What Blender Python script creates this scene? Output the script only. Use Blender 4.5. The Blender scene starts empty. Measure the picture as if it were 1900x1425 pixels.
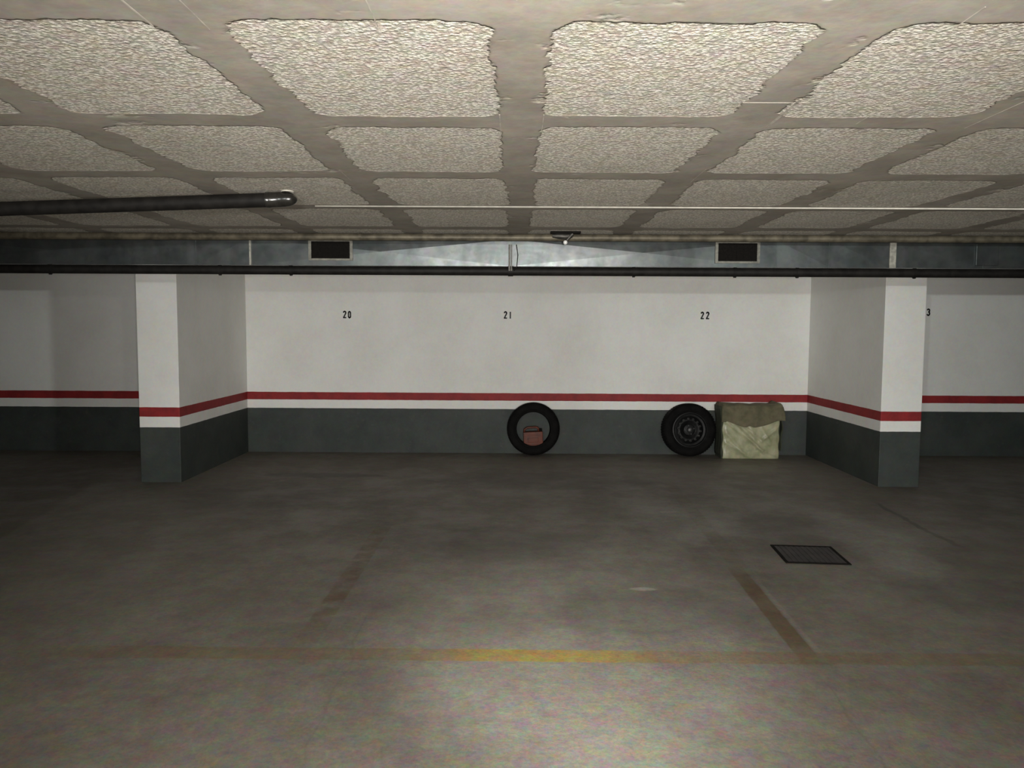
import bpy, bmesh, math, random
import numpy as np
from mathutils import Vector, Matrix

random.seed(7)
rng = np.random.default_rng(7)
S = bpy.context.scene
COL = S.collection
PI = math.pi

# ------------------------------------------------------------------ camera
F_PX, PITCH, YAW, ROLL = 1425.8, 0.0713, 0.0058, 0.0052
CAM_H = 1.46
cam_d = bpy.data.cameras.new('camera')
cam_d.sensor_width = 36.0
cam_d.sensor_fit = 'HORIZONTAL'
cam_d.lens = 36.0 * F_PX / 1900.0
cam_d.clip_start = 0.05
cam = bpy.data.objects.new('camera', cam_d)
COL.objects.link(cam)
cy_, sy_, cp_, sp_ = math.cos(YAW), math.sin(YAW), math.cos(PITCH), math.sin(PITCH)
def _unrot(X, Y, Z):
    Y, Z = Y * cp_ + Z * sp_, Z * cp_ - Y * sp_
    return Vector((X * cy_ - Y * sy_, X * sy_ + Y * cy_, Z))
fwd = _unrot(0, 1, 0)
cr_, sr_ = math.cos(ROLL), math.sin(ROLL)
right = _unrot(cr_, 0, sr_)
up = _unrot(-sr_, 0, cr_)
M3 = Matrix((right, up, -fwd)).transposed()
cam.matrix_world = Matrix.Translation((0, 0, CAM_H)) @ M3.to_4x4()
S.camera = cam

# ------------------------------------------------------------------ world, lamps, exposure
S.view_settings.view_transform = 'Standard'
S.view_settings.look = 'None'
S.view_settings.gamma = 1.0
S.view_settings.use_curve_mapping = False
S.view_settings.exposure = 2.0
w = bpy.data.worlds.new('world')
S.world = w
w.use_nodes = True
w.node_tree.nodes['Background'].inputs[0].default_value = (0.0, 0.0, 0.0, 1)
w.node_tree.nodes['Background'].inputs[1].default_value = 0.0

def lamp(name, loc, watts, radius, color=(1, 1, 1)):
    d = bpy.data.lights.new(name, 'POINT')
    d.energy = watts
    d.shadow_soft_size = radius
    d.color = color
    o = bpy.data.objects.new(name, d)
    o.location = loc
    COL.objects.link(o)
    return o
def beam(name, loc, target, watts, radius, full_angle, blend, color=(1, 1, 1)):
    d = bpy.data.lights.new(name, 'SPOT')
    d.energy = watts
    d.shadow_soft_size = radius
    d.spot_size = math.radians(full_angle)
    d.spot_blend = blend
    d.color = color
    o = bpy.data.objects.new(name, d)
    o.location = loc
    o.rotation_euler = (Vector(target) - Vector(loc)).to_track_quat('-Z', 'Y').to_euler()
    COL.objects.link(o)
    return o
beam('unseen_main_beam', (0.15, -3.0, 1.25), (0.15, 9.0, 1.22), 255, 0.10, 58, 0.85, (1.0, 0.97, 0.93))  # unseen main light, cone shaped so the sides fall off dark
lamp('lane_lamp', (3.0, -3.0, 1.84), 85, 0.04, (0.93, 1.0, 0.98))
lamp('lane_lamp', (-1.9, -3.0, 1.85), 85, 0.05, (0.95, 1.0, 0.97))
beam('added_near_fill', (0.15, -0.25, 1.25), (0.12, 6.0, 1.34), 128, 0.07, 100, 1.0, (1.0, 0.96, 0.90))  # fill added beside the camera to brighten the near ceiling and floor
beam('added_pool_beam', (0.32, 0.50, 2.02), (0.30, 3.3, 0.0), 150, 0.10, 34, 1.0, (0.97, 1.0, 0.96))  # extra spot added to throw a pool of light on the near floor
lamp('ceiling_lamp', (0.35, 0.55, 1.98), 14, 0.06, (1.0, 0.95, 0.9))

# ------------------------------------------------------------------ helpers
def link(name, me, mat=None, parent=None):
    o = bpy.data.objects.new(name, me)
    COL.objects.link(o)
    if mat:
        me.materials.append(mat)
    if parent:
        o.parent = parent
    return o

def obj(name, bm, mat=None, parent=None, smooth=False, auto=None):
    me = bpy.data.meshes.new(name)
    bmesh.ops.recalc_face_normals(bm, faces=bm.faces[:])
    bm.to_mesh(me)
    bm.free()
    if smooth:
        for p in me.polygons:
            p.use_smooth = True
        if auto is not None:
            me.set_sharp_from_angle(angle=math.radians(auto))
    return link(name, me, mat, parent)

def thing(name, label, cat, loc=(0, 0, 0), group=None, rot=(0, 0, 0)):
    o = bpy.data.objects.new(name, None)
    o.empty_display_size = 0.1
    COL.objects.link(o)
    o.location = loc
    o.rotation_euler = rot
    o['label'] = label
    o['category'] = cat
    if group:
        o['group'] = group
    return o

def tag(o, label, cat, group=None):
    o['label'] = label
    o['category'] = cat
    if group:
        o['group'] = group
    return o

def box(bm, x0, x1, y0, y1, z0, z1, bevel=0.0):
    vs = [bm.verts.new((x, y, z)) for x in (x0, x1) for y in (y0, y1) for z in (z0, z1)]
    idx = [(0, 1, 3, 2), (4, 6, 7, 5), (0, 4, 5, 1), (2, 3, 7, 6), (0, 2, 6, 4), (1, 5, 7, 3)]
    fs = [bm.faces.new([vs[i] for i in f]) for f in idx]
    if bevel > 0:
        es = list({e for f in fs for e in f.edges})
        bmesh.ops.bevel(bm, geom=es, offset=bevel, segments=2, profile=0.6, affect='EDGES')
    return fs

def tube(bm, pts, r, n=16, cap=True, radii=None):
    """sweep a circle along pts"""
    pts = [Vector(p) for p in pts]
    rings = []
    prev_n = None
    for i, p in enumerate(pts):
        if i == 0: t = pts[1] - pts[0]
        elif i == len(pts) - 1: t = pts[-1] - pts[-2]
        else: t = (pts[i + 1] - pts[i]).normalized() + (pts[i] - pts[i - 1]).normalized()
        t.normalize()
        if prev_n is None:
            a = Vector((0, 0, 1)) if abs(t.z) < 0.9 else Vector((0, 1, 0))
            nrm = (a - t * a.dot(t)).normalized()
        else:
            nrm = (prev_n - t * prev_n.dot(t)).normalized()
        prev_n = nrm
        b = t.cross(nrm)
        rr = radii[i] if radii else r
        rings.append([bm.verts.new(p + (nrm * math.cos(2 * PI * k / n) + b * math.sin(2 * PI * k / n)) * rr) for k in range(n)])
    for i in range(len(rings) - 1):
        for k in range(n):
            bm.faces.new((rings[i][k], rings[i][(k + 1) % n], rings[i + 1][(k + 1) % n], rings[i + 1][k]))
    if cap:
        bm.faces.new(rings[0][::-1])
        bm.faces.new(rings[-1])

def lathe(bm, prof, n=64, closed=False, axis='Y'):
    """prof = [(radius, along)], revolved around the local Y axis"""
    rings = []
    for (r, a) in prof:
        ring = []
        for k in range(n):
            th = 2 * PI * k / n
            ring.append(bm.verts.new((r * math.cos(th), a, r * math.sin(th))))
        rings.append(ring)
    m = len(rings)
    for i in range(m if closed else m - 1):
        A, B = rings[i], rings[(i + 1) % m]
        for k in range(n):
            bm.faces.new((A[k], A[(k + 1) % n], B[(k + 1) % n], B[k]))
    return rings

# ------------------------------------------------------------------ node helpers
def new_mat(name):
    m = bpy.data.materials.new(name)
    m.use_nodes = True
    nt = m.node_tree
    for n in list(nt.nodes):
        nt.nodes.remove(n)
    out = nt.nodes.new('ShaderNodeOutputMaterial')
    b = nt.nodes.new('ShaderNodeBsdfPrincipled')
    nt.links.new(b.outputs[0], out.inputs[0])
    return m, nt, b

class N:
    def __init__(s, nt): s.nt = nt
    def _in(s, sock, v):
        if isinstance(v, bpy.types.NodeSocket): s.nt.links.new(v, sock)
        elif v is not None: sock.default_value = v
    def math(s, op, a, b=None, c=None, clamp=False):
        n = s.nt.nodes.new('ShaderNodeMath'); n.operation = op; n.use_clamp = clamp
        s._in(n.inputs[0], a); s._in(n.inputs[1], b)
        if c is not None: s._in(n.inputs[2], c)
        return n.outputs[0]
    def pos(s):
        return s.nt.nodes.new('ShaderNodeNewGeometry').outputs['Position']
    def objco(s):
        return s.nt.nodes.new('ShaderNodeTexCoord').outputs['Object']
    def sep(s, v):
        n = s.nt.nodes.new('ShaderNodeSeparateXYZ'); s._in(n.inputs[0], v); return n.outputs
    def comb(s, x, y, z):
        n = s.nt.nodes.new('ShaderNodeCombineXYZ')
        for i, v in enumerate((x, y, z)): s._in(n.inputs[i], v)
        return n.outputs[0]
    def noise(s, vec, scale, detail=3, rough=0.55, col=False):
        n = s.nt.nodes.new('ShaderNodeTexNoise')
        s._in(n.inputs['Vector'], vec)
        n.inputs['Scale'].default_value = scale
        n.inputs['Detail'].default_value = detail
        n.inputs['Roughness'].default_value = rough
        return n.outputs['Color' if col else 'Fac']
    def voro(s, vec, scale, feature='F1', out='Distance', rnd=1.0):
        n = s.nt.nodes.new('ShaderNodeTexVoronoi'); n.feature = feature
        s._in(n.inputs['Vector'], vec)
        n.inputs['Scale'].default_value = scale
        n.inputs['Randomness'].default_value = rnd
        return n.outputs[out]
    def maprange(s, v, a, b, c=0.0, d=1.0, smooth=True):
        n = s.nt.nodes.new('ShaderNodeMapRange')
        n.interpolation_type = 'SMOOTHSTEP' if smooth else 'LINEAR'
        s._in(n.inputs[0], v)
        for i, q in enumerate((a, b, c, d)): s._in(n.inputs[1 + i], q)
        return n.outputs[0]
    def mix(s, f, a, b, mode='MIX'):
        n = s.nt.nodes.new('ShaderNodeMix'); n.data_type = 'RGBA'; n.blend_type = mode
        s._in(n.inputs[0], f)
        s._in(n.inputs[6], a if isinstance(a, bpy.types.NodeSocket) else (*a, 1))
        s._in(n.inputs[7], b if isinstance(b, bpy.types.NodeSocket) else (*b, 1))
        return n.outputs[2]
    def bump(s, h, strength, dist, normal=None):
        n = s.nt.nodes.new('ShaderNodeBump')
        n.inputs['Strength'].default_value = strength
        n.inputs['Distance'].default_value = dist
        s._in(n.inputs['Height'], h)
        if normal is not None: s._in(n.inputs['Normal'], normal)
        return n.outputs[0]

def plain(name, color, rough=0.6, metal=0.0, nscale=30, namt=0.25, bump=0.15, bdist=0.002, spec=0.5):
    m, nt, b = new_mat(name)
    n = N(nt)
    co = n.objco()
    f = n.noise(co, nscale, 4)
    dark = tuple(c * (1 - namt) for c in color)
    lite = tuple(min(1, c * (1 + namt)) for c in color)
    nt.links.new(n.mix(n.maprange(f, 0.3, 0.7), dark, lite), b.inputs['Base Color'])
    b.inputs['Roughness'].default_value = rough
    b.inputs['Metallic'].default_value = metal
    b.inputs['Specular IOR Level'].default_value = spec
    if bump:
        nt.links.new(n.bump(n.noise(co, nscale * 3, 3), bump, bdist), b.inputs['Normal'])
    return m

# grain: fine coloured speckle of the surface itself
def grain(n, p, base, scale=55, amt=0.10):
    c = n.noise(p, scale, 2, 0.7, col=True)
    c2 = n.noise(p, 15.0, 3, 0.6, col=True)
    a = n.mix(amt, base, c, 'OVERLAY')
    return n.mix(amt * 0.9, a, c2, 'OVERLAY')

# ------------------------------------------------------------------ wall paint
GREY_TOP, RED_BOT, RED_TOP = 0.5225, 0.622, 0.711
def wall_paint():
    m, nt, b = new_mat('wall_paint')
    n = N(nt)
    p = n.pos()
    x, y, z = n.sep(p)
    zz = n.math('ADD', z, n.math('MULTIPLY', n.math('SUBTRACT', n.noise(p, 9, 2), 0.5), 0.006))
    white = n.mix(n.maprange(n.noise(p, 1.6, 4), 0.3, 0.7), (0.74, 0.735, 0.70), (0.80, 0.80, 0.775))
    grey = n.mix(n.maprange(n.noise(p, 3.0, 5), 0.3, 0.7), (0.036, 0.044, 0.041), (0.052, 0.060, 0.055))
    # scuffs and dust on the dado, denser near the floor
    scuff = n.maprange(n.noise(p, 14, 5, 0.7), 0.58, 0.72)
    grey = n.mix(n.math('MULTIPLY', scuff, 0.25), grey, (0.11, 0.10, 0.085))
    red = n.mix(n.maprange(n.noise(p, 6, 3), 0.3, 0.7), (0.215, 0.018, 0.020), (0.285, 0.024, 0.025))
    c = n.mix(n.math('GREATER_THAN', zz, GREY_TOP), grey, white)
    isred = n.math('MULTIPLY', n.math('GREATER_THAN', zz, RED_BOT), n.math('LESS_THAN', zz, RED_TOP))
    c = n.mix(isred, c, red)
    c = grain(n, p, c, 40, 0.28)
    nt.links.new(c, b.inputs['Base Color'])
    b.inputs['Roughness'].default_value = 0.62
    b.inputs['Specular IOR Level'].default_value = 0.3
    nt.links.new(n.bump(n.noise(p, 25, 4), 0.12, 0.003), b.inputs['Normal'])
    return m
M_WALL = wall_paint()

# ------------------------------------------------------------------ floor
def floor_mat():
    m, nt, b = new_mat('floor_concrete')
    n = N(nt)
    p = n.pos()
    x, y, z = n.sep(p)
    big = n.maprange(n.noise(p, 0.55, 4, 0.6), 0.30, 0.70)
    med = n.maprange(n.noise(p, 2.3, 5, 0.62), 0.30, 0.72)
    c = n.mix(big, (0.126, 0.111, 0.092), (0.182, 0.165, 0.138))
    c = n.mix(n.math('MULTIPLY', med, 0.45), c, (0.225, 0.208, 0.178))
    # oily traffic stains with shapes of their own
    def blob(cx, cy, rx, ry, lo=0.55, hi=1.0):
        dx = n.math('DIVIDE', n.math('SUBTRACT', x, cx), rx)
        dy = n.math('DIVIDE', n.math('SUBTRACT', y, cy), ry)
        d = n.math('SQRT', n.math('ADD', n.math('MULTIPLY', dx, dx), n.math('MULTIPLY', dy, dy)))
        d = n.math('ADD', d, n.math('MULTIPLY', n.math('SUBTRACT', n.noise(p, 3.5, 4, 0.65), 0.5), 1.1))
        return n.maprange(d, lo, hi, 1.0, 0.0)
    st = blob(-1.95, 7.55, 0.75, 0.16)
    for a in [(-0.1, 5.15, 0.9, 0.5), (-2.2, 6.6, 0.9, 0.7), (2.0, 5.5, 0.55, 0.8), (0.7, 3.9, 0.7, 0.45), (0.3, 7.3, 1.4, 0.5), (2.6, 4.2, 0.6, 0.4)]:
        st = n.math('MAXIMUM', st, n.math('MULTIPLY', blob(*a), 0.55))
    c = n.mix(n.math('MULTIPLY', st, 0.72), c, (0.075, 0.068, 0.060))
    # light pool painted into the concrete, and a pale stain edge, right hand bays
    cl = n.math('MAXIMUM', blob(1.3, 5.8, 0.5, 0.9, 0.4, 1.0), blob(2.5, 5.3, 0.35, 1.2, 0.4, 1.0))
    c = n.mix(n.math('MULTIPLY', cl, 0.32), c, (0.36, 0.355, 0.32))
    # worn ochre bay lines
    wear = n.noise(p, 5.5, 5, 0.7)
    wob = n.math('MULTIPLY', n.math('SUBTRACT', n.noise(p, 12, 3), 0.5), 0.02)
    def band(coord, c0, hw):
        d = n.math('ABSOLUTE', n.math('SUBTRACT', n.math('ADD', coord, wob), c0))
        return n.maprange(d, hw, n.math('ADD', hw, 0.012), 1.0, 0.0)
    def span(coord, a, bb, soft=0.15):
        return n.math('MULTIPLY', n.maprange(coord, a - soft, a + soft), n.maprange(coord, bb - soft, bb + soft, 1.0, 0.0))
    cross = n.math('MULTIPLY', band(n.math('SUBTRACT', y, n.math('MULTIPLY', x, -0.004)), 3.352, 0.058), span(x, -2.05, 9.0, 0.3))
    cross_wear = n.maprange(wear, 0.34, 0.56, 0.55, 0.95)
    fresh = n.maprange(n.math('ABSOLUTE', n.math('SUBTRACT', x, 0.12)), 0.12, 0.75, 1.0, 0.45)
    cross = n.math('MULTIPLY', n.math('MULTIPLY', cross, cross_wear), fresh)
    lw = n.maprange(wear, 0.40, 0.60, 0.10, 0.62)
    sepL = n.math('MULTIPLY', band(x, -0.975, 0.05), span(y, 3.6, 5.6, 0.4))
    sepR = n.math('MULTIPLY', band(n.math('SUBTRACT', x, n.math('MULTIPLY', n.math('SUBTRACT', y, 3.4), 0.03)), 1.315, 0.042), span(y, 3.35, 4.6, 0.25))
    sepR2 = n.math('MULTIPLY', band(n.math('SUBTRACT', x, n.math('MULTIPLY', n.math('SUBTRACT', y, 3.4), 0.03)), 1.345, 0.05), n.math('MULTIPLY', span(y, 4.6, 7.5, 0.5), 0.5))
    sep = n.math('MAXIMUM', n.math('MULTIPLY', sepL, lw), n.math('MAXIMUM', n.math('MULTIPLY', sepR, 0.72), n.math('MULTIPLY', sepR2, lw)))
    c = n.mix(sep, c, (0.10, 0.062, 0.026))
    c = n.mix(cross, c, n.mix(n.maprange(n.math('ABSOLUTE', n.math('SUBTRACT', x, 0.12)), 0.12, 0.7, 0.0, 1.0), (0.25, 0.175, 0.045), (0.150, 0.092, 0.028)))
    # pale edge where the side line has flaked, and pale scraps of old paint
    pe = n.math('MULTIPLY', band(n.math('SUBTRACT', x, n.math('MULTIPLY', n.math('SUBTRACT', y, 3.4), 0.03)), 1.385, 0.006), span(y, 3.4, 4.4, 0.15))
    sc = n.math('MAXIMUM', blob(0.72, 4.25, 0.13, 0.05, 0.5, 0.8), blob(1.23, 6.1, 0.12, 0.05, 0.5, 0.8))
    c = n.mix(n.math('MULTIPLY', n.math('MAXIMUM', n.math('MULTIPLY', pe, 0.3), sc), 0.40), c, (0.42, 0.40, 0.33))
    # cracks
    def crack(cx, slope, y0, y1, w_=0.006, amp=0.16, sc_=2.2):
        xx = n.math('SUBTRACT', x, n.math('ADD', n.math('MULTIPLY', n.math('SUBTRACT', y, y0), slope), cx))
        xx = n.math('ADD', xx, n.math('MULTIPLY', n.math('SUBTRACT', n.noise(p, sc_, 4, 0.6), 0.5), amp))
        d = n.math('ABSOLUTE', xx)
        return n.math('MULTIPLY', n.maprange(d, w_, w_ * 2.6, 1.0, 0.0), span(y, y0, y1, 0.1))
    ck = crack(3.02, 0.03, 5.15, 6.5, 0.012)
    ck = n.math('MAXIMUM', ck, n.math('MULTIPLY', crack(1.22, 0.10, 2.3, 3.1, 0.003), 0.3))
    ck = n.math('MAXIMUM', ck, n.math('MULTIPLY', crack(-0.72, -0.02, 2.4, 3.8, 0.003), 0.25))
    c = n.mix(n.math('MULTIPLY', ck, 0.5), c, (0.03, 0.026, 0.022))
    c = grain(n, p, c, 60, 0.52)
    # grit
    g = n.noise(p, 160, 2, 0.8)
    c = n.mix(n.math('MULTIPLY', n.maprange(g, 0.25, 0.45, 1.0, 0.0), 0.5), c, (0.05, 0.045, 0.04))
    nt.links.new(c, b.inputs['Base Color'])
    nt.links.new(n.maprange(med, 0, 1, 0.62, 0.46), b.inputs['Roughness'])
    b.inputs['Specular IOR Level'].default_value = 0.35
    bh = n.math('ADD', n.noise(p, 60, 4, 0.7), n.math('MULTIPLY', n.noise(p, 6, 3), 1.5))
    nt.links.new(n.bump(bh, 0.22, 0.006), b.inputs['Normal'])
    return m

# ------------------------------------------------------------------ ceiling
PX, PY, RX0, RY0 = 0.778, 0.930, 0.010, 1.755
def ceil_mat():
    m, nt, b = new_mat('ceiling_blocks_in_concrete_ribs')
    n = N(nt)
    p = n.pos()
    x, y, z = n.sep(p)
    p2 = n.comb(x, y, 0.0)
    def off(sc, amp, det=2, sh=0.0):
        v = n.comb(n.math('ADD', x, sh), n.math('ADD', y, sh * 1.7), sh)
        return n.math('MULTIPLY', n.math('SUBTRACT', n.noise(v, sc, det, 0.6), 0.5), amp)
    wx = n.math('ADD', n.math('ADD', x, off(1.1, 0.09, 1, 3.1)), n.math('ADD', off(8, 0.085, 3, 7.7), off(40, 0.020, 2, 1.3)))
    wy = n.math('ADD', n.math('ADD', y, off(0.9, 0.07, 1, 11.3)), n.math('ADD', off(7, 0.050, 3, 5.5), off(40, 0.014, 2, 2.9)))
    dx = n.math('PINGPONG', n.math('ADD', wx, 100 * PX - RX0), PX / 2)     # 0 on a rib, PX/2 in a block's middle
    dy = n.math('PINGPONG', n.math('ADD', wy, 100 * PY - RY0), PY / 2)
    r = 0.075
    hbx, hby = PX / 2 - 0.074, PY / 2 - 0.074
    qx = n.math('MAXIMUM', n.math('SUBTRACT', n.math('SUBTRACT', PX / 2, dx), hbx - r), 0.0)
    qy = n.math('MAXIMUM', n.math('SUBTRACT', n.math('SUBTRACT', PY / 2, dy), hby - r), 0.0)
    d = n.math('SUBTRACT', n.math('SQRT', n.math('ADD', n.math('MULTIPLY', qx, qx), n.math('MULTIPLY', qy, qy))), r)
    block = n.maprange(d, -0.004, 0.004, 1.0, 0.0)
    # splashes of aggregate showing through the rib skim
    thin = n.math('MULTIPLY', n.maprange(n.noise(p2, 3.2, 4, 0.65), 0.60, 0.67), n.maprange(d, 0.0, 0.07, 1.0, 0.0))
    block = n.math('MAXIMUM', block, n.math('MULTIPLY', thin, 0.8))
    # aggregate look
    v1 = n.voro(p, 82)
    v2 = n.noise(p, 48, 4, 0.8)
    v3 = n.noise(p, 22, 3, 0.6)
    pit = n.maprange(n.math('ADD', n.math('MULTIPLY', v2, 0.7), n.math('MULTIPLY', n.math('SUBTRACT', 0.62, v1), 0.5)), 0.36, 0.50, 1.0, 0.0)
    agg = n.mix(n.maprange(v3, 0.3, 0.7), (0.66, 0.61, 0.53), (0.80, 0.755, 0.67))
    agg = n.mix(n.maprange(n.sep(n.voro(p, 82, out='Color'))[0], 0.1, 0.9), n.mix(0.15, agg, (0.4, 0.36, 0.29)), n.mix(0.6, agg, (0.90, 0.87, 0.79)))
    agg = n.mix(n.math('MULTIPLY', pit, 0.55), agg, (0.26, 0.23, 0.18))
    # rib concrete look
    sm = n.mix(n.maprange(n.noise(p, 3.0, 5, 0.65), 0.3, 0.7), (0.29, 0.262, 0.222), (0.40, 0.365, 0.315))
    sm = n.mix(n.math('MULTIPLY', n.maprange(n.noise(p, 18, 4, 0.7), 0.5, 0.75), 0.35), sm, (0.38, 0.35, 0.30))
    edge = n.maprange(n.math('ABSOLUTE', n.math('SUBTRACT', d, 0.004)), 0.0, 0.007, 1.0, 0.0)
    c = n.mix(block, sm, agg)
    c = n.mix(n.math('MULTIPLY', edge, 0.30), c, (0.16, 0.135, 0.10))
    # damp, darker ribs patches
    c = n.mix(n.math('MULTIPLY', n.maprange(n.noise(p2, 0.8, 3), 0.5, 0.7), 0.25), c, (0.25, 0.24, 0.17))
    c = grain(n, p, c, 45, 0.17)
    nt.links.new(c, b.inputs['Base Color'])
    b.inputs['Roughness'].default_value = 0.85
    b.inputs['Specular IOR Level'].default_value = 0.25
    ah = n.math('ADD', n.math('MULTIPLY', v1, -0.5), n.math('MULTIPLY', v2, 1.0))
    h = n.math('ADD', n.math('MULTIPLY', block, n.math('ADD', n.math('MULTIPLY', ah, 0.9), -0.9)), n.math('MULTIPLY', n.noise(p, 12, 4), 0.18))
    nt.links.new(n.bump(h, 0.8, 0.010), b.inputs['Normal'])
    return m

ZC = 2.168
X0, X1, Y0, Y1 = -12.0, 12.0, -12.0, 8.977
bm = bmesh.new(); box(bm, X0 - .2, X1 + .2, Y0 - .2, Y1 + .2, -0.2, 0.0)
fl = obj('floor', bm, floor_mat()); fl['kind'] = 'structure'
bm = bmesh.new(); box(bm, X0 - .2, X1 + .2, Y0 - .2, Y1 + .2, ZC, ZC + 0.2)
ce = obj('ceiling', bm, ceil_mat()); ce['kind'] = 'structure'
walls = {}
for nm, a in {'wall_back': (X0 - .2, X1 + .2, Y1, Y1 + .2), 'wall_front': (X0 - .2, X1 + .2, Y0 - .2, Y0),
              'wall_left': (X0 - .2, X0, Y0, Y1), 'wall_right': (X1, X1 + .2, Y0, Y1)}.items():
    bm = bmesh.new(); box(bm, *a, 0, ZC)
    o = obj(nm, bm, M_WALL); o['kind'] = 'structure'; walls[nm] = o

# formwork ridges left in the smooth ribs
M_RIDGE = plain('formwork_ridge_concrete', (0.40, 0.37, 0.32), 0.85, nscale=20)
bm = bmesh.new()
for (xa, ya_, xb, yb) in [(-0.86, 1.62, -0.862, 1.86), (-0.735, 1.62, -0.735, 1.88), (-0.33, 1.65, -0.33, 1.86),
                          (0.865, 2.42, 0.872, 2.74), (1.16, 2.46, 1.16, 2.70), (-0.062, 2.6, -0.06, 2.85), (0.085, 2.6, 0.086, 2.8),
                          (1.02, 1.74, 1.02, 1.86), (0.83, 3.45, 0.83, 3.75), (1.56, 2.0, 1.56, 2.75), (-0.80, 3.5, -0.80, 3.75)]:
    box(bm, min(xa, xb) - .001, max(xa, xb) + .001, ya_, yb, ZC - 0.0012, ZC + .01)
box(bm, 0.70, 0.90, 2.454, 2.457, ZC - 0.0012, ZC + .01)
o = obj('formwork_ridge', bm, M_RIDGE, ce)

# ------------------------------------------------------------------ pillars
def pillar(x0, x1, y0, y1, label, group):
    bm = bmesh.new()
    box(bm, x0, x1, y0, y1, 0, ZC)
    vert = [e for e in bm.edges if abs(e.verts[0].co.z - e.verts[1].co.z) > 1]
    bmesh.ops.bevel(bm, geom=vert, offset=0.006, segments=2, profile=0.5, affect='EDGES')
    o = obj('pillar', bm, M_WALL)
    return tag(o, label, 'pillar', group)
pillar(-3.541, -3.160, 7.155, Y1, 'white pillar with red stripe and grey base, left of number 20', 'painted pillars against the back wall')
pillar(3.403, 3.782, 7.155, Y1, 'white pillar with red stripe and grey base, right of number 22', 'painted pillars against the back wall')
# near-row pillar shading the left bay, and an added unseen slab blocking lane light
for nm, x0, x1, y0, y1 in (('wall_pier_left', -3.56, -3.12, 2.60, 3.04), ('lane_light_blocker', 1.45, 2.65, -1.35, -1.00)):
    bm = bmesh.new(); box(bm, x0, x1, y0, y1, 0, ZC)
    o = obj(nm, bm, M_WALL); o['kind'] = 'structure'

# ------------------------------------------------------------------ painted bay numbers
M_INK = plain('black_stencil_paint', (0.012, 0.012, 0.014), 0.6, namt=0.2, bump=0)
def arc(cx, cz, rx, rz, a0, a1, k=10):
    return [(cx + rx * math.cos(math.radians(a0 + (a1 - a0) * i / k)), cz + rz * math.sin(math.radians(a0 + (a1 - a0) * i / k))) for i in range(k + 1)]
GL = {
    '2': [arc(0, .27, .2, .20, 170, -20) + [(-.2, -.42)], [(-.24, -.42), (.24, -.42)]],
    '0': [arc(0, .2, .18, .24, 0, 180) + arc(0, -.2, .18, .24, 180, 360) + [(.18, .2)]],
    '1': [[(0, .44), (0, -.46)]],
    '3': [arc(-.02, .24, .2, .20, 160, -80), arc(-.02, -.19, .22, .25, 85, -160)],
}
def stroke(bm, pts, wd, y0, y1):
    def prism(poly):
        a = [bm.verts.new((q[0], y0, q[1])) for q in poly]
        b_ = [bm.verts.new((q[0], y1, q[1])) for q in poly]
        bm.faces.new(a); bm.faces.new(b_[::-1])
        k = len(poly)
        for i in range(k):
            bm.faces.new((a[i], a[(i + 1) % k], b_[(i + 1) % k], b_[i]))
    for i in range(len(pts) - 1):
        a, b_ = Vector(pts[i]), Vector(pts[i + 1])
        t = b_ - a
        if t.length < 1e-6: continue
        t.normalize(); nn = Vector((-t.y, t.x)) * wd / 2
        a2, b2 = a - t * wd * .18, b_ + t * wd * .18
        prism([a2 + nn, a2 - nn, b2 - nn, b2 + nn])
def number(text, cx, cz, h, pitch):
    for i, ch in enumerate(text):
        bm = bmesh.new()
        ox = cx + (i - (len(text) - 1) / 2) * pitch
        for pl in GL[ch]:
            stroke(bm, [(ox + a * h * .78, cz + b_ * h) for a, b_ in pl], 0.0155, Y1 - 0.0012, Y1 + 0.001)
        obj('painted_digit', bm, M_INK, walls['wall_back'])
number('20', -1.978, 1.618, 0.082, 0.056)
number('21', -0.104, 1.622, 0.082, 0.056)
number('22', 2.186, 1.628, 0.082, 0.062)
number('23', 4.742, 1.680, 0.082, 0.062)

# ------------------------------------------------------------------ ventilation duct
def galv():
    m, nt, b = new_mat('galvanised_steel')
    n = N(nt)
    p = n.objco()
    sp = n.voro(p, 26, out='Color')
    f = n.maprange(n.noise(p, 4, 5, 0.65), 0.3, 0.7)
    c = n.mix(f, (0.078, 0.088, 0.090), (0.125, 0.134, 0.134))
    c = n.mix(0.05, c, sp, 'OVERLAY')
    c = n.mix(n.math('MULTIPLY', n.maprange(n.noise(p, 17, 4, 0.7), 0.58, 0.7), 0.4), c, (0.08, 0.08, 0.07))
    nt.links.new(c, b.inputs['Base Color'])
    b.inputs['Metallic'].default_value = 0.75
    nt.links.new(n.maprange(n.noise(p, 9, 3), 0.3, 0.7, 0.33, 0.42), b.inputs['Roughness'])
    nt.links.new(n.bump(n.noise(p, 3.5, 3), 0.25, 0.01), b.inputs['Normal'])
    return m
M_GALV = galv()
M_TAPE = plain('dusty_steel_seam', (0.38, 0.37, 0.32), 0.5, 0.4, nscale=40)
M_FRAME = plain('vent_frame_metal', (0.17, 0.165, 0.14), 0.5, 0.5, nscale=30)
M_DARK = plain('dark_vent_mesh', (0.007, 0.006, 0.005), 0.8, 0.0, nscale=60, bump=0, spec=0.1)
M_BLACK = plain('black_plastic_pipe', (0.010, 0.009, 0.008), 0.6, 0, nscale=20, namt=0.35, bump=0.1, spec=0.2)
M_RUST = plain('dusty_brown_pipe', (0.115, 0.10, 0.07), 0.55, 0.3, nscale=14, namt=0.4)
M_CABLE = plain('pale_conduit_plastic', (0.50, 0.48, 0.42), 0.5, 0, nscale=20, namt=0.12)
M_STRAP = plain('dull_hanger_metal', (0.07, 0.066, 0.058), 0.5, 0.6, nscale=40)

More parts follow.
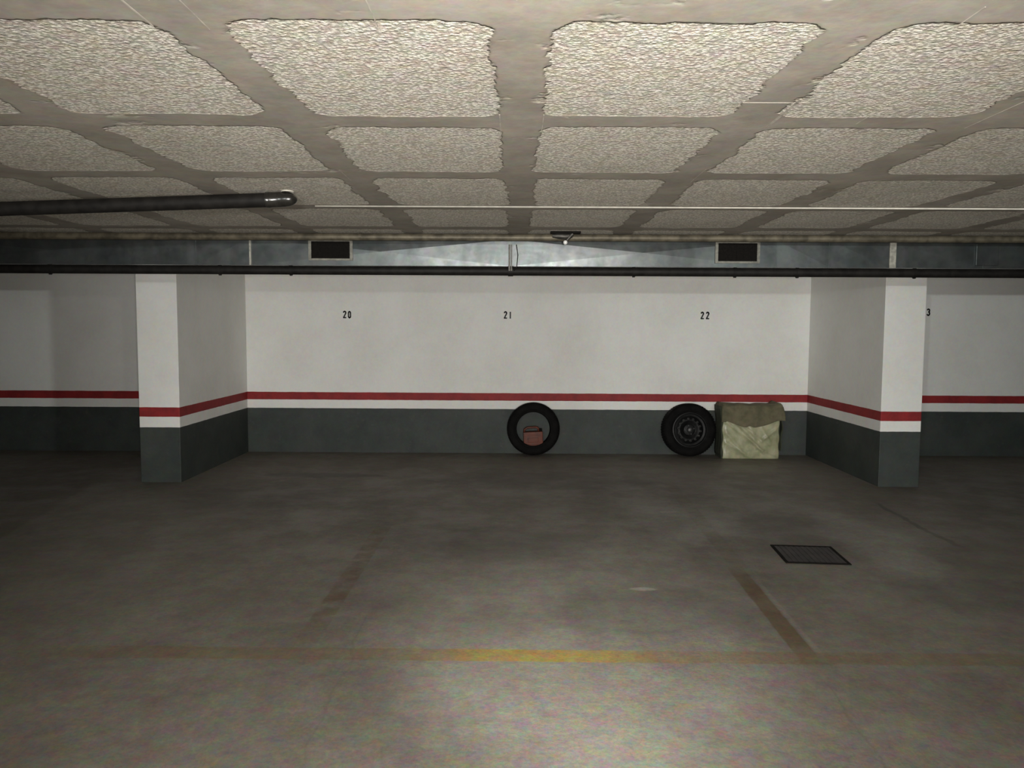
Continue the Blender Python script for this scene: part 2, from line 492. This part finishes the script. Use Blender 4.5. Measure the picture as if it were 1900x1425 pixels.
DZ0, DZ1, DYF, DYB = 1.946, 2.150, 6.0, 6.62
duct = thing('air_duct', 'galvanised rectangular air duct running along the ceiling above the pillars', 'duct', (0, DYF, DZ0))
def section(xa, xb, puff):
    """sheet metal box section whose front has a cross-broken (creased) panel"""
    bm = bmesh.new()
    xa -= 0; yb = DYB - DYF; h = DZ1 - DZ0
    v = [bm.verts.new(c) for c in ((xa, 0, 0), (xb, 0, 0), (xb, 0, h), (xa, 0, h))]
    m_ = bm.verts.new(((xa + xb) / 2, -puff, h * 0.52))
    for i in range(4):
        bm.faces.new((v[i], v[(i + 1) % 4], m_))
    u = [bm.verts.new(c) for c in ((xa, yb, 0), (xb, yb, 0), (xb, yb, h), (xa, yb, h))]
    for i in range(4):
        bm.faces.new((v[i], u[i], u[(i + 1) % 4], v[(i + 1) % 4]))
    bm.faces.new(u)
    return obj('duct_section', bm, M_GALV, duct)
joints = [-11.9, -9.0, -7.0, -4.7, -2.497, -2.066, -0.048, 2.0, 2.413, 2.869, 3.60, 5.6, 7.3, 9.0, 11.9]
for i in range(len(joints) - 1):
    a, b_ = joints[i], joints[i + 1]
    section(a + .002, b_ - .002, 0.012 if b_ - a > 1 else 0.003)
def flange(x, wd, d, mat, nm='flange'):
    bm = bmesh.new()
    h = DZ1 - DZ0
    box(bm, x - wd / 2, x + wd / 2, -d, 0.004, 0.0, h)
    return obj(nm, bm, mat, duct)
flange(-2.497, 0.012, 0.006, M_GALV)
flange(-2.066, 0.014, 0.012, M_TAPE)
flange(-0.048, 0.045, 0.016, M_GALV)
flange(2.0, 0.010, 0.006, M_GALV)
flange(2.413, 0.010, 0.006, M_GALV)
flange(2.895, 0.050, 0.006, M_TAPE, 'sealing_tape')
flange(3.60, 0.012, 0.008, M_GALV)
flange(-4.7, 0.02, 0.01, M_GALV)
flange(5.6, 0.02, 0.01, M_GALV)
def vent(x0, x1, z0, z1, split):
    x0_, x1_, z0_, z1_ = x0, x1, z0 - DZ0, z1 - DZ0
    bm = bmesh.new()
    t = 0.022
    box(bm, x0_ - t, x1_ + t, -0.022, -0.004, z1_, z1_ + t * .7)
    box(bm, x0_ - t, x1_ + t, -0.022, -0.004, z0_ - t * .7, z0_)
    box(bm, x0_ - t, x0_, -0.022, -0.004, z0_, z1_)
    box(bm, x1_, x1_ + t, -0.022, -0.004, z0_, z1_)
    fr = obj('vent_frame', bm, M_FRAME, duct)
    bm = bmesh.new()
    box(bm, x0_, x1_, -0.0135, -0.008, z0_, z1_)
    if split:
        box(bm, (x0_ + x1_) / 2 - .004, (x0_ + x1_) / 2 + .004, -0.020, -0.0135, z0_, z1_)
    k = 9
    for i in range(k):
        zc = z0_ + (z1_ - z0_) * (i + .5) / k
        box(bm, x0_, x1_, -0.019, -0.0135, zc - .002, zc + .002)
    n_ = 22
    for i in range(n_):
        xc = x0_ + (x1_ - x0_) * (i + .5) / n_
        box(bm, xc - .0012, xc + .0012, -0.017, -0.0135, z0_, z1_)
    obj('vent_grille', bm, M_DARK, fr)
vent(-1.590, -1.292, 1.997, 2.128, False)
vent(1.547, 1.846, 1.990, 2.128, True)
bm = bmesh.new()      # inspection hatch on the right
box(bm, 3.53, 3.70, -0.016, -0.002, 0.02, 0.185, 0.003)
obj('inspection_hatch', bm, M_GALV, duct)

# black pipe under the duct's front edge
ZP, RP, YP = 1.906, 0.034, 5.985
pipe = thing('black_pipe', 'long straight black pipe hanging under the front edge of the air duct', 'pipe', (0, YP, ZP))
bm = bmesh.new(); tube(bm, [(-11.9, 0, 0), (11.9, 0, 0)], RP, 24)
obj('pipe_run', bm, M_BLACK, pipe, smooth=True, auto=40)
for x in (-5.2, -3.62, -2.3, -1.75, 0.9, 1.68, 2.16, 3.06, 4.4):
    bm = bmesh.new()
    tube(bm, [(x - .011, 0, 0), (x + .011, 0, 0)], RP + 0.003, 24)
    box(bm, x - .009, x + .009, -.008, .008, -RP - .0085, -RP + .002)
    obj('pipe_clamp', bm, M_STRAP if x == 99 else M_BLACK, pipe, smooth=True, auto=30)
bm = bmesh.new()
tube(bm, [(-0.05 - .02, 0, 0), (-0.05 + .02, 0, 0)], RP + 0.005, 24)
obj('pipe_clamp', bm, M_BLACK, pipe, smooth=True, auto=30)
# strap and wire that hang the pipe from the pipe above
zt = 2.105 - ZP
hs_ = thing('hanger_strap', 'narrow twin metal strap crossing the middle of the air duct', 'strap', (-0.05, YP, ZP))
bm = bmesh.new(); box(bm, -0.016, -0.002, -0.044, -0.041, 0.0, zt)
obj('metal_strip', bm, M_STRAP, hs_)
bm = bmesh.new(); box(bm, 0.004, 0.012, -0.045, -0.042, 0.0, zt)
obj('metal_strip', bm, M_STRAP, hs_)
bm = bmesh.new()
tube(bm, [(-0.014, -0.046, 0.0), (0.008, -0.047, 0.03), (0.016, -0.047, 0.12), (0.004, -0.046, zt)], 0.003, 8)
tag(obj('hanging_wire', bm, M_BLACK, None, smooth=True), 'thin black wire loop beside the strap in the middle of the air duct', 'wire').location = (-0.010, YP, ZP)

# brown pipe at the ceiling in front of the duct
brown = thing('brown_pipe', 'dusty brown pipe fixed to the ceiling just in front of the air duct', 'pipe', (0, 5.70, 2.134))
bm = bmesh.new(); tube(bm, [(-11.9, 0, -0.012), (11.9, 0, 0.004)], 0.026, 20)
obj('pipe_run', bm, M_RUST, brown, smooth=True, auto=40)
for x in (-7.0, -3.9, -1.15, 1.95, 4.6, 7.0):
    bm = bmesh.new()
    tube(bm, [(x - .010, 0, -.003), (x + .010, 0, -.003)], 0.0275, 20)
    obj('pipe_bracket', bm, M_RUST, brown, smooth=True, auto=30)

# small fitting with a pale tip, hung on the ceiling
spr = thing('sprinkler_head', 'small dark ceiling fitting with a round white tip below the brown pipe', 'sprinkler', (0.345, 5.645, ZC))
bm = bmesh.new()
box(bm, -0.105, 0.115, -0.03, 0.02, -0.016, 0.0, 0.003)
obj('mounting_plate', bm, M_DARK, spr)
bm = bmesh.new()
lathe_pts = [(-0.09, 0, -0.03), (-0.04, 0, -0.032), (0.0, 0, -0.034), (0.055, 0, -0.03)]
tube(bm, lathe_pts, 0.022, 14, radii=[0.013, 0.022, 0.024, 0.014])
tube(bm, [(0.055, -.005, -0.018), (0.03, -.008, -0.045), (0.012, -.008, -0.066)], 0.012, 12, radii=[0.016, 0.013, 0.009])
obj('fitting_body', bm, M_STRAP, spr, smooth=True, auto=50)
bm = bmesh.new()
bmesh.ops.create_uvsphere(bm, u_segments=16, v_segments=10, radius=0.016, matrix=Matrix.Translation((0.004, -0.010, -0.079)))
M_TIP = plain('white_plastic', (0.80, 0.80, 0.78), 0.35, 0, namt=0.05, bump=0)
obj('white_tip', bm, M_TIP, spr, smooth=True)

# pale thin conduit across the ceiling
cond = thing('thin_conduit', 'thin pale conduit running across the ceiling blocks from the black pipe elbow', 'conduit', (0, 4.46, ZC))
bm = bmesh.new(); tube(bm, [(-1.16, 0, -0.010), (11.9, 0, -0.010)], 0.0050, 12)
obj('conduit_run', bm, M_CABLE, cond, smooth=True)

# black pipe at the left that turns up into the ceiling
PLY = 4.03
bp = thing('black_pipe', 'thick glossy black pipe ending in an elbow at the ceiling, upper left', 'pipe', (-1.15, PLY, ZC))
zc0 = -0.043
M_BLACKG = plain('glossy_black_elbow', (0.016, 0.015, 0.013), 0.22, 0, nscale=20, namt=0.3, bump=0.05)
bm = bmesh.new()
tube(bm, [(-8.0, 0, zc0 - 0.295), (-0.11, 0, zc0 - .0037)], 0.0365, 24)
obj('pipe_run', bm, M_BLACK, bp, smooth=True, auto=40)
bm = bmesh.new()
xs_, zs_, rs_ = [-0.15, -0.13, -0.129, -0.06], [zc0 - .005, zc0 - .004, zc0 - .004, zc0 - .001], [0.0395, 0.0395, 0.0385, 0.0385]
for a in np.linspace(0.12, 1.5, 11):
    xs_.append(-0.06 + 0.062 * math.sin(a)); zs_.append(zc0 + 0.010 * (1 - math.cos(a))); rs_.append(0.0385 * math.cos(a) ** 0.62)
tube(bm, [(x, 0, z) for x, z in zip(xs_, zs_)], 0.04, 28, radii=rs_)
obj('elbow', bm, M_BLACKG, bp, smooth=True, auto=60)
bm = bmesh.new()
pts = [(-0.040 + 0.030 * math.cos(t), 0.036 * math.sin(t), -0.0045) for t in np.linspace(0, 2 * PI, 25)]
tube(bm, pts, 0.004, 8, cap=False)
obj('coupling_ring', bm, M_CABLE, bp, smooth=True)

# ------------------------------------------------------------------ drain cover
def drain_mat():
    m, nt, b = new_mat('drain_cover_iron')
    n = N(nt); p = n.objco()
    c = n.mix(n.maprange(n.noise(p, 9, 4, 0.65), 0.3, 0.7), (0.032, 0.028, 0.029), (0.060, 0.052, 0.053))
    c = grain(n, p, c, 80, 0.3)
    nt.links.new(c, b.inputs['Base Color'])
    b.inputs['Roughness'].default_value = 0.6; b.inputs['Metallic'].default_value = 0.3
    nt.links.new(n.bump(n.noise(p, 70, 3), 0.4, 0.002), b.inputs['Normal'])
    return m
M_IRON = drain_mat()
dr = thing('drain_cover', 'square dark metal drain cover set in the concrete floor', 'drain cover', (1.917, 4.935, 0), rot=(0, 0, math.radians(-4.6)))
bm = bmesh.new()
hs = 0.200
for a in ((-hs, hs, -hs, -hs + .018), (-hs, hs, hs - .018, hs), (-hs, -hs + .018, -hs + .018, hs - .018), (hs - .018, hs, -hs + .018, hs - .018)):
    box(bm, *a, -0.002, 0.006)
obj('cover_frame', bm, M_DARK, dr)
bm = bmesh.new()
box(bm, -hs + .018, hs - .018, -hs + .018, hs - .018, -0.002, 0.0025)
k = 11
for i in range(k):
    u = -hs + .03 + (2 * hs - .06) * i / (k - 1)
    box(bm, u - .010, u + .010, -hs + .022, hs - .022, 0.0025, 0.005)
obj('slotted_plate', bm, M_IRON, dr)

# ------------------------------------------------------------------ tyres
def rubber():
    m, nt, b = new_mat('tyre_rubber')
    n = N(nt); p = n.objco()
    c = n.mix(n.maprange(n.noise(p, 12, 4), 0.3, 0.7), (0.0025, 0.0023, 0.0022), (0.006, 0.0056, 0.0052))
    nt.links.new(c, b.inputs['Base Color'])
    b.inputs['Roughness'].default_value = 0.75
    b.inputs['Specular IOR Level'].default_value = 0.10
    nt.links.new(n.bump(n.noise(p, 90, 3), 0.2, 0.001), b.inputs['Normal'])
    return m
M_RUB = rubber()
M_RIM = plain('black_steel_rim', (0.012, 0.012, 0.012), 0.5, 0.3, nscale=25, namt=0.4)
M_RIMHI = plain('worn_steel', (0.09, 0.09, 0.09), 0.5, 0.5, nscale=40, namt=0.3)
M_HOLE = plain('bare_steel_edge', (0.10, 0.097, 0.092), 0.45, 0.6, nscale=40, namt=0.3)
R_T, W_T, R_B = 0.305, 0.180, 0.193
def tyre_bm():
    bm = bmesh.new()
    h = W_T / 2
    # outside profile from front bead over the tread to the back bead, then the hollow inside
    o_ = [(R_B, -h * .78), (R_B + .004, -h * .90), (R_B + .018, -h * .97), (R_B + .030, -h * .985), (R_B + .034, -h * 1.01), (R_B + .038, -h * 1.0),
          (R_B + .060, -h * 1.03), (R_B + .080, -h * 1.0), (R_T - .018, -h * .93), (R_T - .008, -h * .84), (R_T - .003, -h * .72)]
    tread = []
    for g in (-.5, -.17, .17, .5):
        tread += [(R_T, h * (g - .05)), (R_T - .008, h * (g - .04)), (R_T - .008, h * (g + .04)), (R_T, h * (g + .05))]
    prof = o_ + tread + [(r, -a) for r, a in o_[::-1]]
    inn = [(R_B + .002, h * .68), (R_B + .03, h * .80), (R_T - .05, h * .86), (R_T - .022, h * .72), (R_T - .014, h * .4),
           (R_T - .014, -h * .4), (R_T - .022, -h * .72), (R_T - .05, -h * .86), (R_B + .03, -h * .80), (R_B + .002, -h * .68)]
    prof += inn
    lathe(bm, prof, 72, closed=True)
    # sipes: small shoulder lugs
    for k in range(60):
        th = 2 * PI * k / 60
        for s in (-1, 1):
            c_ = Vector((math.cos(th) * (R_T - .0045), s * h * .80, math.sin(th) * (R_T - .0045)))
            m_ = Matrix.Translation(c_) @ Matrix.Rotation(-th, 4, 'Y') @ Matrix.Diagonal((.007, .020, .017, 1))
            bmesh.ops.create_cube(bm, size=1.0, matrix=m_)
    return bm
LEAN = math.radians(6.0)
def place_round(root, x):
    # lowest point on the floor, topmost back edge against the wall
    h = W_T / 2
    z = R_T * math.cos(LEAN) + h * .55 * math.sin(LEAN)
    root.location = (x, 0, z)
    root.rotation_euler = (-LEAN, 0, 0)
    ymax = (R_T - .02) * math.sin(LEAN) + h * math.cos(LEAN)
    root.location.y = Y1 - ymax - 0.004
t1 = thing('tyre', 'black tyre without a rim leaning against the wall below number 21', 'tyre')
obj('tyre_casing', tyre_bm(), M_RUB, t1, smooth=True, auto=35)
place_round(t1, 0.198)
t2 = thing('wheel', 'black car wheel on a steel rim leaning beside the covered box', 'wheel')
obj('tyre_casing', tyre_bm(), M_RUB, t2, smooth=True, auto=35)
# steel rim
bm = bmesh.new()
h = W_T / 2
n_s = 72
lathe(bm, [(R_B + .006, -h * .93), (R_B - .001, -h * .95), (R_B - .006, -h * .86), (R_B - .010, -h * .60), (R_B - .030, -h * .50), (R_B - .034, h * .3), (R_B - .008, h * .8), (R_B + .004, h * .9)], n_s)
obj_rim = obj('rim', bm, M_RIM, t2, smooth=True, auto=40)
# wheel disc with a real ring of vent holes
def wheel_disc():
    bm = bmesh.new()
    NH = 14
    prof_r = [0.163, 0.150, 0.139, 0.117, 0.104, 0.085, 0.072, 0.066, 0.050, 0.030, 0.027]
    prof_y = [-.030, -.034, -.044, -.056, -.055, -.038, -.034, -.052, -.058, -.058, -.052]
    seg = NH * 6
    rings = []
    for r, y_ in zip(prof_r, prof_y):
        rings.append([bm.verts.new((r * math.cos(2 * PI * k / seg), y_, r * math.sin(2 * PI * k / seg))) for k in range(seg)])
    for i in range(len(rings) - 1):
        for k in range(seg):
            if i == 2 and (k % 6) in (0, 1):
                continue
            bm.faces.new((rings[i][k], rings[i][(k + 1) % seg], rings[i + 1][(k + 1) % seg], rings[i + 1][k]))
    bmesh.ops.solidify(bm, geom=bm.faces[:], thickness=0.003)
    return bm
disc = obj('wheel_disc', wheel_disc(), M_RIM, obj_rim, smooth=True, auto=40)
NH = 14
for k in range(NH):
    bm = bmesh.new()
    a0 = 2 * PI * (k * 6 + 1.0) / (NH * 6)
    c_ = Vector((math.cos(a0) * .128, -.0535, math.sin(a0) * .128))
    pts = [c_ + Vector((math.cos(t) * .0095, 0, math.sin(t) * .0095)) for t in np.linspace(0, 2 * PI, 13)]
    tube(bm, pts, 0.0020, 6, cap=False)
    obj('hole_edge', bm, M_HOLE, obj_rim, smooth=True)
for k in range(4):
    a0 = 2 * PI * k / 4 + .5
    bm = bmesh.new()
    c_ = (math.cos(a0) * .050, 0, math.sin(a0) * .050)
    tube(bm, [(c_[0], -.055, c_[2]), (c_[0], -.072, c_[2])], 0.009, 6)
    obj('wheel_bolt', bm, M_RIM, obj_rim)
bm = bmesh.new()
lathe(bm, [(0.028, -.050), (0.028, -.070), (0.024, -.078), (0.012, -.083), (0.0005, -.084)], 28)
obj('hub_cap', bm, M_RIMHI, obj_rim, smooth=True, auto=50)
place_round(t2, 1.994)
t2.rotation_euler.y = 0.2

# ------------------------------------------------------------------ red container in the tyre
def red_mat():
    m, nt, b = new_mat('worn_red_plastic')
    n = N(nt); p = n.objco()
    c = n.mix(n.maprange(n.noise(p, 14, 5, 0.65), 0.35, 0.7), (0.135, 0.024, 0.006), (0.050, 0.011, 0.005))
    c = n.mix(n.math('MULTIPLY', n.maprange(n.noise(p, 25, 4), 0.55, 0.7), 0.5), c, (0.05, 0.04, 0.032))
    nt.links.new(c, b.inputs['Base Color']); b.inputs['Roughness'].default_value = 0.6
    return m
M_RED = red_mat()
rc = thing('red_container', 'small dull red container sitting inside the ring of the rimless tyre', 'container', (0.205, 0, 0), rot=(0, math.radians(-3), 0))
rc.scale = (1.05, 1.0, 1.14)
rc.location = (0.205, t1.location.y - 0.012, 0.052)
bm = bmesh.new()
box(bm, -0.108, 0.108, -0.050, 0.050, 0.0, 0.200, 0.014)
obj('container_body', bm, M_RED, rc, smooth=True, auto=40)
bm = bmesh.new()
box(bm, -0.104, 0.104, -0.052, -0.047, 0.160, 0.178, 0.002)
box(bm, -0.075, 0.075, -0.0535, -0.047, 0.075, 0.092, 0.002)
box(bm, -0.060, 0.055, -0.0545, -0.047, 0.095, 0.140, 0.004)
obj('raised_rib', bm, M_RED, rc)
bm = bmesh.new()
tube(bm, [(-0.095, 0, 0.195), (-0.092, 0, 0.222), (-0.06, 0, 0.240), (0.03, 0, 0.243), (0.058, 0, 0.232), (0.064, 0, 0.196)], 0.011, 12)
obj('carry_handle', bm, M_RED, rc, smooth=True)
bm = bmesh.new()
tube(bm, [(0.085, 0, 0.195), (0.086, 0, 0.225)], 0.016, 16)
obj('cap', bm, M_DARK, rc, smooth=True, auto=40)

# ------------------------------------------------------------------ covered box
def cloth_mat(name, c0, c1, rough, sc):
    m, nt, b = new_mat(name)
    n = N(nt); p = n.objco()
    c = n.mix(n.maprange(n.noise(p, sc, 4, 0.6), 0.32, 0.68), c0, c1)
    c = grain(n, p, c, 60, 0.16)
    nt.links.new(c, b.inputs['Base Color']); b.inputs['Roughness'].default_value = rough
    nt.links.new(n.bump(n.noise(p, 35, 4, 0.7), 0.35, 0.004), b.inputs['Normal'])
    return m
M_SHEET = cloth_mat('pale_green_plastic_sheet', (0.26, 0.265, 0.155), (0.42, 0.41, 0.27), 0.33, 7)
M_OLIVE = cloth_mat('olive_cloth', (0.085, 0.080, 0.045), (0.155, 0.135, 0.082), 0.9, 8)
M_CARD = cloth_mat('dark_green_board', (0.030, 0.038, 0.022), (0.05, 0.056, 0.034), 0.8, 6)
BX, BY = 2.660, 8.655
bx = thing('covered_box', 'box wrapped in wrinkled pale green sheet under an olive cover, right of the wheel', 'box', (BX, BY, 0))
bm = bmesh.new()
box(bm, -0.325, 0.335, 0.035, 0.30, 0.0, 0.585, 0.008)
obj('box_body', bm, M_CARD, bx)
# wrinkled sheet over the front: a closed slab with diagonal folds
def folds(x, z):
    v = 0.0
    # long diagonal creases running down to the right, fanned from the upper left
    for (x0, z0, ang, wd, am, l) in [(-.30, .44, -38, .018, .011, .55), (-.24, .45, -44, .014, .012, .60), (-.13, .42, -40, .016, .010, .5), (-.30, .33, -50, .02, .008, .4),
                                     (.05, .14, -22, .016, .011, .30), (.31, .36, -142, .018, .009, .30), (-.02, .42, -72, .02, .006, .3), (-.30, .20, -30, .018, .006, .35), (.10, .40, -60, .016, .008, .28)]:
        a = math.radians(ang)
        dx, dz = x - x0, z - z0
        t = dx * math.cos(a) + dz * math.sin(a)
        s = -dx * math.sin(a) + dz * math.cos(a)
        if -0.03 < t < l + .03:
            e = min(1, max(0, (t + .03) / .06)) * min(1, max(0, (l + .03 - t) / .10))
            v += 1.25 * am * e * math.exp(-(s / wd) ** 2)
    v += 0.002 * math.sin(13 * x + 19 * z + 2 * math.sin(9 * x)) + 0.0012 * math.sin(31 * x + 47 * z + 3 * math.sin(7 * z))
    return v
bm = bmesh.new()
NX, NZ = 72, 52
g0, g1 = [], []
for j in range(NZ + 1):
    z = 0.012 + 0.47 * j / NZ if j else 0.004
    r0, r1 = [], []
    for i in range(NX + 1):
        x = -0.320 + 0.642 * i / NX
        edge = min(1, i / 4, (NX - i) / 4)
        bulge = 0.012 * math.sin(PI * i / NX) * (0.4 + .6 * math.sin(PI * j / NZ))
        xs = x + (0.010 * (1 - j / NZ) if i == 0 else 0) + 0.006 * math.sin(j * .31) * (1 if i in (0, NX) else 0)
        r0.append(bm.verts.new((xs, 0.022 - edge * (0.010 + bulge + folds(x, z)), z)))
        r1.append(bm.verts.new((xs, 0.034, z)))
    g0.append(r0); g1.append(r1)
for j in range(NZ):
    for i in range(NX):
        bm.faces.new((g0[j][i], g0[j][i + 1], g0[j + 1][i + 1], g0[j + 1][i]))
        bm.faces.new((g1[j][i], g1[j + 1][i], g1[j + 1][i + 1], g1[j][i + 1]))
for j in range(NZ):
    bm.faces.new((g0[j][0], g0[j + 1][0], g1[j + 1][0], g1[j][0]))
    bm.faces.new((g0[j][NX], g1[j][NX], g1[j + 1][NX], g0[j + 1][NX]))
for i in range(NX):
    bm.faces.new((g0[0][i], g1[0][i], g1[0][i + 1], g0[0][i + 1]))
    bm.faces.new((g0[NZ][i], g0[NZ][i + 1], g1[NZ][i + 1], g1[NZ][i]))
obj('wrinkled_sheet', bm, M_SHEET, bx, smooth=True)
# olive cover draped over the top: profile across x, hem drooping in front
bm = bmesh.new()
NU, NV = 64, 34
def cover_pt(u, v):
    # u: 0..1 left hem, over the top, right hem ; v: 0..1 front hem, up, over to the back
    x = -0.345 + 0.715 * u
    top = 0.612 + 0.020 * (math.exp(-((u - .04) / .05) ** 2)) + 0.024 * math.exp(-((u - .93) / .035) ** 2) + 0.004 * math.sin(9 * u)
    if u < .06: top -= 0.05 * ((.06 - u) / .06) ** 2
    if u > .96: top -= 0.06 * ((u - .96) / .04) ** 2
    droop = 0.445 - 0.085 * math.sin(PI * min(1, max(0, (u - .05) / .85))) ** 1.3 + 0.022 * math.exp(-((u - .45) / .05) ** 2)
    if u < .07: droop = 0.43
    if v < .6:
        t = v / .6
        z = droop + (top - droop) * t
        y = -0.030 - 0.012 * math.sin(u * 19) * (1 - t) - 0.012 * math.sin(u * 7 + 1) + 0.030 * t ** 3
        z -= 0.012 * t ** 6
    else:
        t = (v - .6) / .4
        z = top + 0.006 * math.sin(PI * t) + 0.005 * math.sin(u * 23 + t * 5)
        y = -0.008 + 0.315 * t
    return (x, y, z)
G = [[bm.verts.new(cover_pt(i / NU, j / NV)) for i in range(NU + 1)] for j in range(NV + 1)]
for j in range(NV):
    for i in range(NU):
        bm.faces.new((G[j][i], G[j][i + 1], G[j + 1][i + 1], G[j + 1][i]))
bmesh.ops.recalc_face_normals(bm, faces=bm.faces[:])
bmesh.ops.solidify(bm, geom=bm.faces[:], thickness=0.006)
obj('cover_cloth', bm, M_OLIVE, bx, smooth=True)
# side flaps of the cover
for s, zb in ((-1, 0.03), (1, 0.10)):
    bm = bmesh.new()
    rows = []
    for j in range(13):
        z = zb + (0.60 - zb) * j / 12
        xo = (0.005 if s > 0 else 0) + s * (0.334 + 0.016 * (j / 12) ** 2 + (0.014 * math.exp(-((z - .36) / .08) ** 2) if s > 0 else 0) + 0.004 * math.sin(j * 1.3))
        rows.append([bm.verts.new((xo + s * 0.004 * math.sin(k * 1.7 + j * .5), -0.012 + 0.28 * k / 8, z)) for k in range(9)])
    for j in range(12):
        for k in range(8):
            bm.faces.new((rows[j][k], rows[j][k + 1], rows[j + 1][k + 1], rows[j + 1][k]))
    bmesh.ops.recalc_face_normals(bm, faces=bm.faces[:])
    bmesh.ops.solidify(bm, geom=bm.faces[:], thickness=0.005)
    obj('side_flap', bm, M_CARD, bx, smooth=True)
